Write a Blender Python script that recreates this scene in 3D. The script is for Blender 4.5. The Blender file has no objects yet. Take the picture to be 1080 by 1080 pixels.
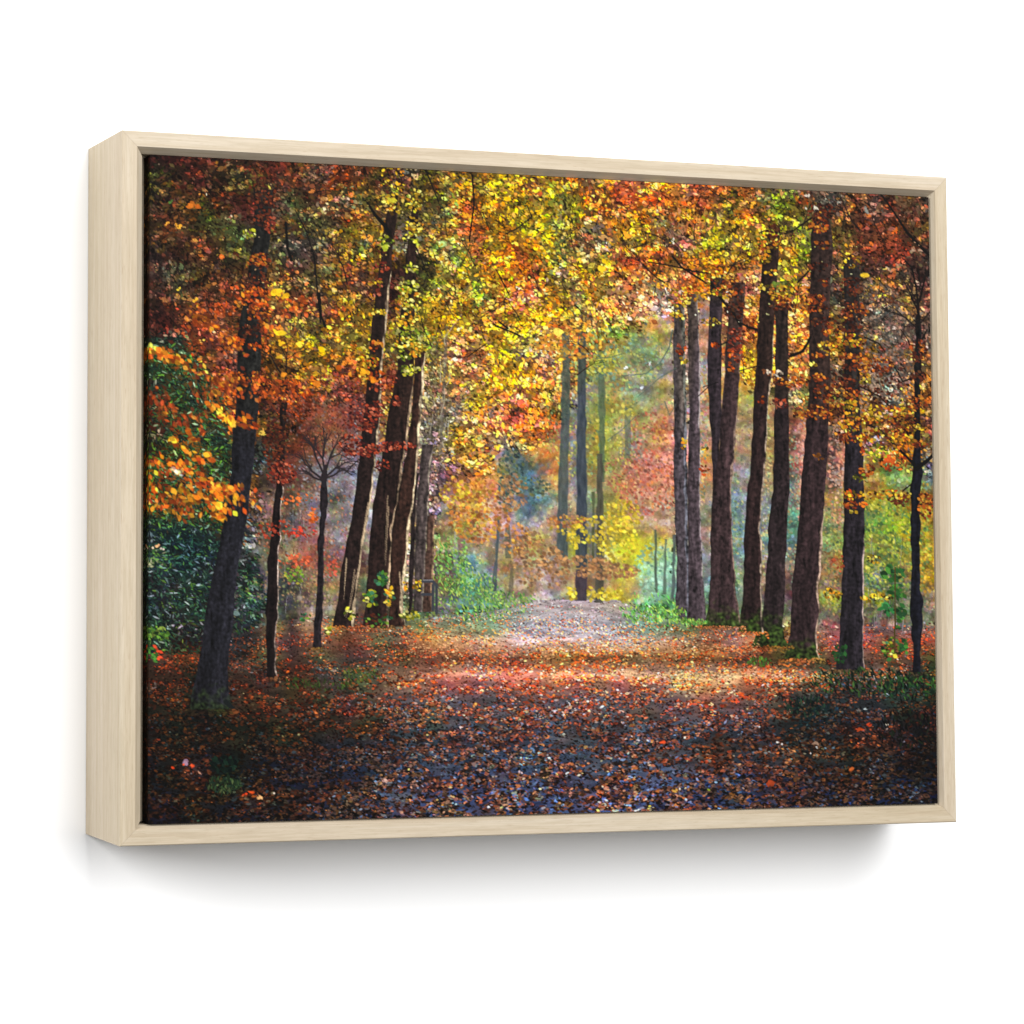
import bpy, bmesh, math
import numpy as np
from mathutils import Matrix, Vector

rng = np.random.default_rng(11)
C = bpy.context.scene.collection

# ------------------------------------------------------------------ the print
# The autumn avenue printed on the canvas is painted here with numpy strokes
# (leaf dabs, bark, branches) and stored as the canvas mesh's own colours.
GRID = """
211311411521421421521421421411621431432322321431421331332431441431541431541541541541652641531542651641742751651431532732732431432432432432432432432432432432432432432432
331331321411421431442431521621531542433521421432331211333331331542441431761551651541651641521432761641643751862431532631631332631432432432432533322432432432432432432432
331431531421321210331441552432421421531531531431432221543331431552651441772872541642661541541542541632742652862752432742742431631442432332433544322531531422531432332322
221321431641431521521411311432452431632553343552331663331331331562741431761651551652561452551631541521731531731641743742431441752443451452531443334531531433421542432222
321421531331341552532522411543452442552543521652432321331332442453741541651541661551651553551541531542641541542641751652542441741541451551442332432531421433521432532221
431531642431441452462332311541531441552442551651541331445331542651752631541541551661561552551444541751761541543443742542551651651662441552562543541431521421531421431431
322431421531521541452442121553334333443542651454651221445552552563652642551641751651761452432542444541552541542644543561561552762561321762562542531541421631831421431421
322322321531631431441441442442333433542542541551541211552221552553462742651751631651551452652553551642631641631431541641651542651652221651451322542641421521621621322222
322332332442321211531731421641421542552552421432531211553221331662661551751871741631441553761551651641742631541542742651741651753653221661652322322762222422432432322222
422432442321531631421731521872431552431541532432522211652221562552651452651851751742541552542641552643653553652643741751641654743654221451643322222762222761741432322422
321421431642421631631421321861631731432652551542541211641441761552541462662751634753651541553661652653753864558743751543861875653651221542751222222542322641642541432422
211311421731731632631531321731541541432631541651661211652331761651651541642551861871861651552653742752654864558754654446543754752331221763862322431652322444334652642333
421411421521731632431211631862652661541651552541221652551552651651761542761652771761763752652552562462552652553543433654432642631322322863852322541432332543544433332322
222233233631422532731631631541861661441652551552541552561452562652653652651771552663652762742562652552354454562545446654422542642322322862862322651542432442446544333444
651751641332431532433211431431752541651541641651531442453451552654643542762661553653555762642532552453453454454445545654433631761322322753753431541541431541532542332432
232232751752432632533421321431431651652431632751541532443552553762652653752871761751643752542562552553554453445545445557322433871322322752762532444432431655446543432542
322332342542641632532731531531742531641422532531431421322543443652543652761761762862762642542345554553455455552445555654322433762322322654542531432542432665446643542431
521421331232432741321631211632631521432432422322221652222554443543553661752652643651652542445443562553454454553455555653322433563322432554563432442542431542456652431531
521531421332641631742211221322421421532532422422221552222443444445554751654632632741752453345453562552562454653654555655322433553322543432542531531542541432444541431332
321422631332442332851851541221321322432532433433221552222433445552652653752752742641742632445552562555653553642655555554322433554322553322754432432653651431432541432422
221321751851232232332222222321321421432543433422422443322332444552651652543554762752542444345552562563456553652755766655446433554322553322765222222754544445642541541443
421431321641851331322222233311311432433444434446221556222543445543652762653345334552642652345552562554444654755755766652446433554322553322865222322865554532552741431344
751741863751332232222222222311421334445445446446221556222333434433543752762553245345543652345552453553544644755654766643454445456322653322865222222865222452354562452345
421521531852741731631641222532322432446446557446221556222333434433542752754642245245763654446553554552643754653755766653454455555322553245865222222875222652463464463345
531751741642851751431222433643221545556222556222876222654322433544652762754765445345355653555454552652654754654433444654322456322555222544222322652222431541651531431431
531641641641741851631222433643222644556543445222777222543322444554753762755765345345654544653444552552643654654433444554322455322555222354222322653222432452562661222541
122122122122222431222333432443222644434545544222666222543322444432652662755755445655654544543444543661652654643654433543322455322555222354222322553222352352561661222541
222122122122122222222333443542543644632545544222654222322322433553543654654445654762653333661333553661771661762764433544322455322445322345222322563222352552562551222651
233233122122122222222333443332653632543533222322654222322765433432455454543653654663654444661333775772771761575575433555322455322555322444322433542222552442552552222651
222233122122222222222222333432222543633543222432222222322765333322354455555652544654655543653543653772771575576575433444322454322654222543322654642222552343332652222651
222222222232122222222222333333222543553653222443231231432654443432354354345543654654655654653432654652653676576455433444322454322543222322422543543222333344442333222651
122222232222222222222333344332222433554654232332332541322332443333344354454554554654666555662333772771653465464354433433322454322443222433322432662222661661342443222654
122222222232222222222344343432222654655553442322442322322453444554354454454464464565777777776766666544465464464453333433342444322332222543322543443222543443332453222443
232232222222222222222222432652322753754652532532432432443552653553553563463564656667888778889778778454454464453453452432342342231654221653222654633222644544644444222543
232232211211211222222222432533322532643532421532442332632742752753753754864865877877865865766876765766765654654643543532532644742421231642322532633222733632321732222732
322532531631521222222321442542322432442432322422432432431532632742742743852743742852852862851952852852752863852852752741852742532421331322222442632222643532431532222331
321421421221221221532543222321521421333443332342432532432532532642643643643732732743742742842643742753753643643642753643643642742842742642632442332222332643542532222231
421321421221222222421421422432431531432433331442432642742742732833732733743832842732742842832742742833842742743873973962963974831742742642542542432222432333232232222231
321321531221121121432531531432431421331432422332532433433433532434433433333433433532533433434533444433433433433533643732643732532532432322222222222222222222232222232121
221321221111111121421321421421432421432321522421332432333432443433433532433433532433433434533632333433532432433533433632433533433433432321122122122222222223222121211211
211221221221211221221221221331221321321321321331321322333333332433334333433333433422335333322333333322444334322335335335322335334322222222122222222211322222322211111211
321321221321221321431221222431331321222322222322322222333322333322422334322322422335334433333333422322335335322433333322321322222322322221222321222321521421211322111111
322321321321322211121321222322322322322223224333224322224333433334433335335325345345433334335335433334433433532433433531521432433432532543321332432221321222222211111111
211221321843421121121222222223223322223223224223333224433335335334324324334422335335335533433434444433434433335335433533421335422322433432322321322221222223222111111111
221221221321311231231222321322223223223322322223444534334224422433433322423434433434334422335334433422434435435336336226335336335322422322224322222421322221222223122112
322322321431321221222631532431421421422532443433433444543433433435335335433434434335335335433632534322544434322534433224223431335322532322322223222223322222223222334112
211322211331321222322322322222322322334333222223322335522335334334434433532434335322337337334434535446446535322433523322334335322335434322335334223223223122112222222122
111211111211111111222222222222222222222222322333333224225225225225225226226226226226337226226335335535434522435434321335335446225434325224325325225225225225225112112112
""".split()
GAIN = 1.58        # light falling on the canvas front; print colours are albedo
WORLD = .12
LIGHTS = [('key_light', (1.0, -4.0, 3.4), (0, 0, 1.5), 3.9, 410, 5.0),
          ('fill_light', (-4.1, -2.0, 3.0), (0, 0, 1.5), 2.0, 200, 2.2)]

S = 1.6                                    # paint pixels per design unit
X0, Y0, X1, Y1 = 144.0, 150.0, 996.0, 884.0
PW, PH = int((X1 - X0) * S), int((Y1 - Y0) * S)
U = rng.uniform


def box(a, r, axis):
    if r < 1:
        return a
    a = np.moveaxis(a, axis, 0)
    p = np.concatenate([np.repeat(a[:1], r + 1, 0), a, np.repeat(a[-1:], r, 0)], 0)
    c = np.cumsum(p, 0, dtype=np.float64)
    out = (c[2 * r + 1:] - c[:-2 * r - 1]) / (2 * r + 1)
    return np.moveaxis(out, 0, axis).astype(np.float32)


def blur(a, sx, sy=None):
    sy = sx if sy is None else sy
    for _ in range(3):
        a = box(a, int(round(sx)), 1)
        a = box(a, int(round(sy)), 0)
    return a


def noise(sx, sy):
    n = blur(rng.standard_normal((PH, PW)).astype(np.float32), sx, sy)
    return n / n.std()


yy, xx = np.mgrid[0:PH, 0:PW].astype(np.float32)
DX, DY = X0 + (xx + .5) / S, Y0 + (yy + .5) / S     # design coordinates of every paint pixel


def poly(pts, soft=0):
    m = np.zeros((PH, PW), bool)
    n = len(pts)
    for i in range(n):
        (xa, ya), (xb, yb) = pts[i], pts[(i + 1) % n]
        if ya == yb:
            continue
        c = ((ya > DY) != (yb > DY)) & (DX < (xb - xa) * (DY - ya) / (yb - ya) + xa)
        m ^= c
    m = m.astype(np.float32)
    return blur(m, soft) if soft else m


cells = np.array([[[int(r[3 * i + k], 16) * 17 for k in range(3)] for i in range(56)] for r in GRID], np.float32) / 255.

tg = np.array([[.9, 1.36, 1.56, 1.2], [1.32, 1.56, 1.62, 1.45], [1.35, 1.55, 1.6, 1.5], [1.02, 1.25, 1.25, 1.0]])
gx, gy = np.clip((np.arange(56) + .5) / 14 - .5, 0, 3), np.clip((np.arange(48) + .5) / 12 - .5, 0, 3)
tg = np.stack([np.interp(gx, range(4), r) for r in tg])
tg = np.stack([np.interp(gy, range(4), tg[:, i]) for i in range(56)], 1)
cells = cells * tg[..., None] + .015
lumc = cells.mean(2, keepdims=True)
satc = np.where(np.arange(48)[:, None, None] > 35, .72, .88)
ci = np.arange(56)[None, :, None]
satc = np.where((np.arange(48)[:, None, None] < 13) & ((ci < 13) | (ci > 46)), .66, satc)
cells[:24] *= np.array([1.09, .93, .86])
cells = np.clip(lumc + (cells - lumc) * satc, 0, 1).astype(np.float32)
cells[..., 1] = np.maximum(cells[..., 1], .96 * np.minimum(cells[..., 0], cells[..., 2]))
up = np.arange(48)[:, None] < 33
cells[..., 2] = np.where(up, np.minimum(cells[..., 2], cells[..., 1] * 1.06 + .01), cells[..., 2])
# shaded asphalt is a blue grey, not blue
bl = np.maximum(cells[..., 2] - np.maximum(cells[..., 0], cells[..., 1]) - .03, 0) * (np.arange(48)[:, None] > 30)
cells[..., 2] -= .75 * bl; cells[..., 0] += .2 * bl; cells[..., 1] += .2 * bl

# trunks: (y, left x, right x) rows, colour, rim colour, rim width, rim from y, moss from y
TR = dict(
 L1=([(200,266,286),(245,267,284),(350,250,274.5),(385,249.5,274),(425,248,272.5),(455,245,269.5),(500,243,266),(530,240,262),(560,233.6,258),(600,226,250),(640,218,247),(680,213,243),(700,209,240.5),(720,205.5,240.5),(735,201.5,241.5),(750,201,247)], (34,36,42), None, 0, 0, 728),
 L2=([(425,295,302),(460,293,300),(505,290,297),(520,290,297.6),(560,286,295),(600,282,293),(612,282,294),(640,280.5,293),(648,279.6,292),(680,281.5,290.4),(700,282,291),(716,281,292)], (30,24,24), (205,180,165), .9, 500, 900),
 L3=([(500,337.6,344.4),(520,336.7,344.4),(530,337,345.5),(560,336,342.5),(580,334.5,342),(600,334,341.5),(640,333,339.6),(670,331,338.5),(685,328.6,337.6)], (38,34,38), None, 0, 0, 900),
 L4=([(206,410,419),(235,405,417.5),(250,402,414.5),(270,400,412.5),(300,397,410.5),(340,392,407),(380,388,403),(430,384,401),(480,378.5,396),(520,374.6,392),(560,368,385.5),(600,360,379),(640,354.5,375),(662,350,372.5)], (40,31,29), (186,164,134), 2.1, 285, 900),
 L5=([(215,434,441),(262,428,438),(295,426,438),(350,420,436),(390,419,435.5),(430,409.6,433.5),(470,404.7,427.5),(520,395,420),(560,390,413),(600,388,411),(640,385,409),(662,382,410)], (44,33,30), (184,156,126), 1.7, 395, 900),
 L6=([(372,437,447.5),(400,436,446.5),(440,433,443.6),(480,428,440.5),(520,419,436),(560,412.5,431.5),(600,411,427.5),(640,410,424),(662,408.5,427)], (56,40,33), (212,188,152), 2.1, 372, 900),
 L7=([(500,437,441),(520,435,439),(560,433,437.5),(600,431,436),(648,430.5,435)], (42,36,36), None, 0, 0, 900),
 L8=([(470,444,456),(520,440,452),(560,438,450.6),(600,437,447.5),(646,436,445.5)], (78,72,70), (140,128,114), 1.4, 470, 900),
 L9=([(545,451,458),(560,450,457.5),(600,447.5,456.5),(646,445.5,455.5)], (84,66,56), (160,130,100), 1.6, 545, 900),
 R1=([(322,709,721),(400,709.5,722),(520,709.8,724),(560,711,724.5),(600,712.6,725.5),(640,712,726),(654,711,726)], (72,69,76), (108,108,118), 2.6, 322, 900),
 R2=([(312,723,734),(340,724.6,735.6),(400,725,737.5),(440,725.6,737),(520,723.6,737.4),(560,724.4,738),(600,725,740),(640,724.6,742.5),(656,723,744)], (68,62,68), (150,140,138), 1.1, 312, 900),
 R3=([(292,749,762),(340,746,759.6),(400,745,760),(440,747.4,759.6),(480,750,757.6),(540,751,757)], (46,40,46), None, 0, 0, 900),
 R4=([(300,770,785),(340,766,782),(400,762.5,779),(440,759.6,776),(480,757,773.4),(520,750.5,769.5),(560,748.4,770.4),(600,748,773),(640,746,777),(654,743,779),(663,739,780)], (54,44,46), (130,108,96), 1.4, 340, 640),
 R5=([(250,807,821),(300,801,818),(340,798.5,815),(390,796.5,814),(420,794,809.4),(460,792.6,807.4),(500,789.7,805.4),(520,787,803),(560,784,799.6),(575,783.4,802.5),(600,783,802),(640,781.6,801.6),(660,779,802),(669,777,804)], (40,31,31), (170,150,130), 1.2, 340, 646),
 R6=([(322,816,831),(340,817,830),(400,816,830),(460,815,831),(520,813.6,831),(560,809,828.6),(600,807,826.8),(640,804,826),(660,800,823),(676,794,827),(684,789,831)], (40,34,36), None, 0, 0, 650),
 R7=([(228,856,872),(255,854,877),(340,852,872),(400,852,875),(440,850,872.4),(480,846,871.4),(520,843,868),(560,840,865.6),(600,836,864.8),(620,833.4,861),(640,833,862),(670,831.5,860),(688,828,860),(697,825,863)], (46,37,39), (180,152,132), 2.0, 545, 672),
 R8=([(275,888,905),(340,889,905),(430,889,905),(470,889,908),(520,888,909.6),(560,888,910),(600,886.5,909.4),(640,884.6,908.6),(680,883,908.6),(709,879,909)], (36,33,40), (170,150,140), 1.0, 560, 900),
 R9=([(335,963.5,970),(380,963,969),(430,962,968.6),(480,961,969),(500,960,971),(520,958,968),(560,958,967.6),(600,960,967.8),(640,957.4,970.4),(652,957,971),(680,960,968.6),(712,959,969)], (22,24,32), None, 0, 0, 900),
)


def edges(rows):
    r = np.array(rows, float)
    ys = DY[:, 0]
    return np.interp(ys, r[:, 0], r[:, 1]), np.interp(ys, r[:, 0], r[:, 2]), (ys >= r[0, 0]) & (ys <= r[-1, 0])


def cover(rows, wob=0.0, soft=1.0):
    l, r, ok = edges(rows)
    if wob:
        n = blur(rng.standard_normal((PH, 2)).astype(np.float32), 0, 5)
        n /= n.std()
        l, r = l + n[:, 0] * wob, r + n[:, 1] * wob
    a = np.clip((DX - l[:, None]) * S / soft + .5, 0, 1) * np.clip((r[:, None] - DX) * S / soft + .5, 0, 1)
    return a * ok[:, None], (DX - l[:, None]) / np.maximum(r - l, .1)[:, None], (r[:, None] - DX)


# cells behind trunks take the colour of their neighbours on either side
tc = np.zeros((PH, PW), np.float32)
for k in TR:
    tc = np.maximum(tc, cover(TR[k][0])[0])
for j in range(48):
    good = []
    for i in range(56):
        px, py = int((150 + 15 * (i + .5) - X0) * S), int((160 + 15 * (j + .5) - Y0) * S)
        good.append(tc[py - 10:py + 10, px - 10:px + 10].mean() < .45 or cells[j, i].max() > .5 or j > 35)
    gi = [i for i in range(56) if good[i]]
    for k in range(3):
        cells[j, :, k] = np.interp(range(56), gi, cells[j, gi, k])


def sample(cs, x, y):
    fx, fy = np.clip((x - 150) / 15 - .5, 0, 54.999), np.clip((y - 160) / 15 - .5, 0, 46.999)
    i, j = fx.astype(int), fy.astype(int)
    a, b = (fx - i)[..., None], (fy - j)[..., None]
    return (cs[j, i] * (1 - a) + cs[j, i + 1] * a) * (1 - b) + (cs[j + 1, i] * (1 - a) + cs[j + 1, i + 1] * a) * b


base = sample(cells, DX, DY).astype(np.float32)
img = base.copy()

ATLAS = {}


def mask_of(shape, a, b, th, soft):
    key = (shape, round(a * 4), round(b * 4), round(th * 8), round(soft * 2))
    m = ATLAS.get(key)
    if m is None:
        a, b, th, soft = max(key[1], 1) / 4, max(key[2], 1) / 4, key[3] / 8, key[4] / 2
        R = int(math.ceil(max(a, b) + soft + 1))
        v, u = np.mgrid[-R:R + 1, -R:R + 1].astype(np.float32)
        p, q = u * math.cos(th) + v * math.sin(th), -u * math.sin(th) + v * math.cos(th)
        if shape == 'leaf':
            w = b * np.clip(1 - np.abs(p / a) ** 1.7, 0, 1)
            d = w - np.abs(q)
            m = np.clip(d / max(soft, .6) + .5, 0, 1) * (np.abs(p) < a)
        else:
            d = (1 - np.sqrt((p / a) ** 2 + (q / b) ** 2)) * min(a, b)
            m = np.clip(d / max(soft, .6) + .5, 0, 1)
        m = m[..., None].astype(np.float32)
        ATLAS[key] = m
    return m


def dabs(dst, x, y, a, b, th, col, soft=.8, alpha=1.0, shape='leaf'):
    n = len(x)
    a, b, th, soft, alpha = [np.broadcast_to(np.asarray(v, float), (n,)) for v in (a, b, th, soft, alpha)]
    px, py = np.round((x - X0) * S - .5).astype(int), np.round((y - Y0) * S - .5).astype(int)
    for i in range(n):
        m = mask_of(shape, a[i] * S, b[i] * S, th[i], soft[i])
        R = m.shape[0] // 2
        x0, y0 = px[i] - R, py[i] - R
        xa, ya, xb, yb = max(x0, 0), max(y0, 0), min(px[i] + R + 1, PW), min(py[i] + R + 1, PH)
        if xa >= xb or ya >= yb:
            continue
        m = m[ya - y0:yb - y0, xa - x0:xb - x0] * alpha[i]
        t = dst[ya:yb, xa:xb]
        t += m * (col[i] - t)


def scatter(n, mask):
    x, y = U(X0, X1 - 1.5, n), U(Y0, Y1 - 1.5, n)
    m = mask[((y - Y0) * S).astype(int).clip(0, PH - 1), ((x - X0) * S).astype(int).clip(0, PW - 1)]
    k = U(0, 1, n) < m
    return x[k], y[k]


def sat(c, s):
    L = (c @ np.array([.35, .5, .15]))[:, None]
    return L + (c - L) * np.asarray(s).reshape(-1, 1)


def vary(c, pd=.28, pb=.26, hue=1.0, lo=(.12, .5), hi=(1.35, 1.95), s=(1.0, 1.5)):
    n = len(c)
    t = U(0, 1, n)
    g = np.where(t < pd, U(*lo, n), np.where(t > 1 - pb, U(*hi, n), U(.65, 1.25, n)))
    c = sat(c * g[:, None], U(*s, n))
    h = 1 + hue * np.stack([U(-.14, .14, n), U(-.24, .24, n), U(-.3, .25, n)], 1)
    return np.clip(c * h, 0.01, 1).astype(np.float32)


NF = [noise(sx, sx * .7) for sx in (9, 5, 5, 14)]


def fields(x, y):
    i, j = ((x - X0) * S).astype(int).clip(0, PW - 1), ((y - Y0) * S).astype(int).clip(0, PH - 1)
    return [f[j, i] for f in NF]


def tint(c, x, y, k=1.0, iid=1.0):
    a, b, d, e = fields(x, y)
    n = len(c)
    g = np.exp(k * (.26 * a + .12 * e) + iid * rng.normal(0, .22, n))
    h = np.stack([1 + .06 * b * k, 1 + .10 * d * k + U(-.1, .1, n) * iid, 1 - .09 * b * k + U(-.16, .16, n) * iid], 1)
    return np.clip(c * g[:, None] * np.clip(h, .3, 2), .005, 1).astype(np.float32)


def col_at(x, y, j=5):
    return sample(cells, x + rng.normal(0, j, len(x)), y + rng.normal(0, j, len(x)))


def match(im, target, sig, lo=.55, hi=1.8, k=1.0):
    f = (blur(target, sig) + .015) / (blur(im, sig) + .015)
    return np.clip(im * np.clip(f, lo, hi) ** k, 0, 1)


GROUND = [(140,692),(215,690),(250,672),(290,656),(350,650),(420,655),(452,652),(520,646),(560,634),(650,634),(700,654),(780,668),(830,672),(870,664),(930,662),(1000,662),(1000,900),(140,900)]
m_ground = poly(GROUND, 2)
m_ever = np.maximum(poly([(140,352),(190,352),(225,400),(246,440),(244,500),(240,560),(228,620),(212,690),(140,694)], 4), poly([(250,590),(270,585),(283,640),(270,665),(246,672)], 3))
m_bg = np.maximum.reduce([
    poly([(575,470),(640,365),(700,330),(712,340),(712,640),(560,640),(545,560),(520,500),(520,470),(550,480)], 5),
    poly([(275,500),(330,430),(400,420),(400,650),(250,672),(255,600),(280,560)], 4),
    poly([(775,400),(1000,520),(1000,664),(700,664),(735,340)], 5),
    poly([(470,505),(545,500),(570,640),(452,646),(458,560)], 4),
    poly([(735,320),(760,320),(760,640),(735,640)], 3)])
m_bg *= 1 - m_ground
m_fol = np.clip(1 - m_ground - m_ever - m_bg, 0, 1)

# --- soft background wood: out-of-focus blobs
bgsat = np.where(DX < 420, .72, np.where(DX < 720, .85, .95))
for n, a0, a1, k, iid, sf in ((60000, 1.6, 4.2, 1.0, .8, 1.8), (70000, .8, 2.2, 1.1, 1.2, 1.2)):
    x, y = scatter(n, m_bg)
    c = sat(col_at(x, y, 6), np.interp(x, [400, 430, 720, 760], [.75, 1.15, 1.15, 1.25]) * U(.85, 1.3, len(x)))
    c = tint(c, x, y, k, iid)
    a = U(a0, a1, len(x))
    dabs(img, x, y, a, a * U(.5, .9, len(x)), U(0, 3.14, len(x)), c, sf, .75, 'dot')

hz = blur(img, 2)
k = np.clip(m_bg * (.55 - .25 * np.clip((DX - 760) / 100, 0, 1)), 0, 1)[..., None]
img = img * (1 - k) + hz * k
for hx, hy, sx, sy, am, hc in ((636, 575, 60, 70, .34, (222, 208, 140)), (690, 600, 26, 34, .5, (168, 206, 176)), (650, 420, 70, 60, .28, (176, 188, 132)), (668, 500, 40, 40, .3, (196, 140, 116)), (560, 600, 40, 36, .25, (200, 170, 130)), (540, 500, 26, 30, .3, (96, 116, 104)), (330, 540, 60, 60, .2, (150, 126, 104)), (790, 500, 60, 90, .2, (200, 190, 150)), (930, 560, 50, 60, .22, (150, 170, 80))):
    k = (m_bg * am * np.exp(-((DX - hx) / sx) ** 2 - ((DY - hy) / sy) ** 2))[..., None]
    img = img * (1 - k) + np.array(hc, np.float32) / 255 * k

# --- evergreen bushes: crossed narrow blades
img *= 1 - .6 * m_ever[..., None]
x, y = scatter(110000, m_ever)
PAL = np.array([(14,24,20),(22,40,32),(30,56,40),(46,78,52),(70,92,84),(104,122,116),(60,92,36),(20,30,36),(10,14,14),(36,34,22)], np.float32) / 255
c = PAL[rng.choice(10, len(x), p=[.24,.2,.13,.08,.06,.025,.045,.12,.08,.02])] * U(.55, 1.05, len(x))[:, None]
dabs(img, x, y, U(1.8, 4.6, len(x)), U(.5, 1.1, len(x)), rng.normal(.5, .8, len(x)), c.astype(np.float32), .8, .95)

# --- foliage: generations of leaf dabs over the dark between them
fm = m_fol * (1 - .7 * m_ever)
img *= 1 - .42 * fm[..., None]
calm = np.exp(-((DX - 570) / 150) ** 2)
CL = (noise(9, 6) * .75 + noise(3, 2.5) * .5) * (1 - .45 * calm) + .25 * calm           # leaf masses: lit sprays and the dark between
ang = noise(16, 12)
for n, a0, a1, asp, jit, g0, g1, al, thr in ((34000, 1.8, 3.6, .55, 8, .15, .8, .9, None), (34000, 1.8, 3.6, .52, 7, .5, 1.0, .92, -.7), (44000, 1.5, 3.3, .52, 6, .85, 1.5, .95, -.1), (26000, .7, 1.8, .5, 4, .06, .4, .85, 'd'), (16000, .7, 2.0, .5, 5, 1.1, 1.65, .9, .5)):
    x, y = scatter(n, fm)
    if thr is not None:
        ii, jj = ((x - X0) * S).astype(int), ((y - Y0) * S).astype(int)
        q = CL[jj, ii]
        keep = U(0, 1, len(x)) < (1 / (1 + np.exp(3.2 * (q + .2))) if thr == 'd' else 1 / (1 + np.exp(-3.2 * (q - thr))))
        x, y = x[keep], y[keep]
    c = sat(col_at(x, y, jit), U(1.0, 1.5, len(x))) * U(g0, g1, len(x))[:, None]
    c = tint(c, x, y, 1.15, .65)
    a = U(a0, a1, len(x)) * np.exp(rng.normal(0, .18, len(x)))
    ii, jj = ((x - X0) * S).astype(int), ((y - Y0) * S).astype(int)
    dabs(img, x, y, a, a * U(asp - .22, asp + .2, len(x)), .5 + .45 * ang[jj, ii] + rng.normal(0, .5, len(x)), c, 1.1, al)

img = match(img, base, 9, .55, 1.8, .95)

# --- ground: leaf litter in perspective
SUN = np.array([(222,98,36),(200,66,28),(240,190,130),(128,56,30),(252,232,205),(170,86,40),(84,40,30),(236,140,60)], np.float32) / 255
SHD = np.array([(126,46,26),(152,66,40),(66,28,22),(140,100,84),(66,72,92),(46,48,66),(14,14,20),(176,74,30),(96,88,96)], np.float32) / 255
wx = np.clip((DX - 400) / 80, 0, 1) * np.clip((960 - DX) / 90, 0, 1)
tilt = (DX - 640) * .012
band = 1 - .3 * np.exp(-((DY - tilt - 696) / 5.5) ** 2) * wx + .62 * np.exp(-((DY - tilt * .3 - 713) / 4.5) ** 2) * wx + .1 * np.exp(-((DY - 674) / 9) ** 2) * wx
gloom = 1 - .25 * np.clip((430 - DX) / 120, 0, 1) * np.clip((DY - 675) / 40, 0, 1) - .12 * np.clip((DY - 740) / 60, 0, 1)
warm = np.array([.08, -.02, -.04]) * (np.clip((DY - 655) / 20, 0, 1) * np.clip((800 - DY) / 60, 0, 1))[..., None]
gbase = np.clip(base * (1 + warm) * (band * gloom)[..., None], 0, 1)
far = (np.clip((688 - DY) / 26, 0, 1) * .9 * np.exp(-((DX - 598) / 80) ** 2))[..., None]
gbase = gbase * (1 - far) + np.array((176, 154, 152), np.float32) / 255 * far
lit = noise(14, 3) * .6 + noise(5, 1) * .5
asph = (sat(gbase.reshape(-1, 3), .5).reshape(gbase.shape) + np.array([.01, -.004, .045]) * np.clip((DY - 760) / 70, 0, 1)[..., None]) * (.8 + .12 * lit[..., None] + .04 * np.clip((655 - DY) / 14, 0, 1)[..., None])
img = np.where(m_ground[..., None] > .5, asph, img)
mid = np.clip(1 - ((DX - 590) / 230) ** 2, 0, 1) * np.clip((DY - 755) / 50, 0, 1)
GC = noise(15, 3.5) * .8 + noise(4, 1.5) * .6 - .5 * mid - 1.2 * np.clip((652 - DY) / 14, 0, 1)
for n, sc, al, g0, g1, thr in ((46000, 1.15, .9, .35, .8, -.6), (80000, .95, .95, .6, 1.3, -.05), (50000, .7, .92, .8, 1.45, .2), (50000, .6, .9, .08, .4, None), (9000, .45, .9, 1.4, 2.3, .1)):
    x, y = scatter(n, m_ground)
    ii, jj = ((x - X0) * S).astype(int), ((y - Y0) * S).astype(int)
    if thr is not None:
        keep = U(0, 1, len(x)) < 1 / (1 + np.exp(-3 * (GC[jj, ii] - thr)))
        x, y, ii, jj = x[keep], y[keep], ii[keep], jj[keep]
    d = np.clip((y - 636) / 230, .02, 1)
    bc = gbase[jj, ii]
    lum = bc.mean(1)
    sunny = np.clip((lum - .24) / .14, 0, 1)
    pick_s = SUN[rng.choice(8, len(x), p=[.26,.26,.10,.12,.04,.12,.05,.05])]
    pick_d = SHD[rng.choice(9, len(x), p=[.29,.22,.16,.07,.03,.01,.07,.10,.05])]
    q = U(0, 1, len(x))[:, None] < sunny[:, None]
    c = np.where(q, pick_s, pick_d)
    gain = np.clip((lum + .03)[:, None] / np.where(q, .40, .25), .3, 1.9)
    w = U(0, .45, len(x))[:, None]
    c = (c * gain * (1 - w) + bc * w) * U(g0, g1, len(x))[:, None]
    c = np.clip(c, 0, 1).astype(np.float32)
    a = (.9 + 3.3 * d) * U(.55, 1.3, len(x)) * sc
    dabs(img, x, y, a, a * U(.25, .6, len(x)), rng.normal(0, .45, len(x)), c, .8, al)
img = np.where(m_ground[..., None] > .5, match(img, gbase, 7, .6, 1.7, .8), img)


def regrain(n, mask, a0, a1, asp, th, sd, g0, g1, al=.85):
    # small dabs that repeat the colours already there, lighter or darker
    x, y = scatter(n, mask)
    ii, jj = ((x + rng.normal(0, 2.0, len(x)) - X0) * S).astype(int).clip(0, PW - 1), ((y + rng.normal(0, 1.5, len(x)) - Y0) * S).astype(int).clip(0, PH - 1)
    c = np.clip(img[jj, ii] * np.exp(U(math.log(g0), math.log(g1), len(x)))[:, None] * U(.88, 1.12, (len(x), 3)), 0, 1).astype(np.float32)
    a = U(a0, a1, len(x))
    dabs(img, x, y, a, a * U(asp * .6, asp * 1.4, len(x)), rng.normal(th, sd, len(x)), c, .7, al)


regrain(80000, m_fol, .7, 2.0, .5, .5, .7, .45, 1.6)
regrain(60000, m_ground, .6, 1.8, .42, 0, .4, .45, 1.7)
regrain(40000, m_bg, .8, 1.8, .7, 1.2, 1, .78, 1.24, .7)
regrain(50000, m_ever, .7, 2.4, .3, .5, .8, .35, 1.45)


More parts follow.
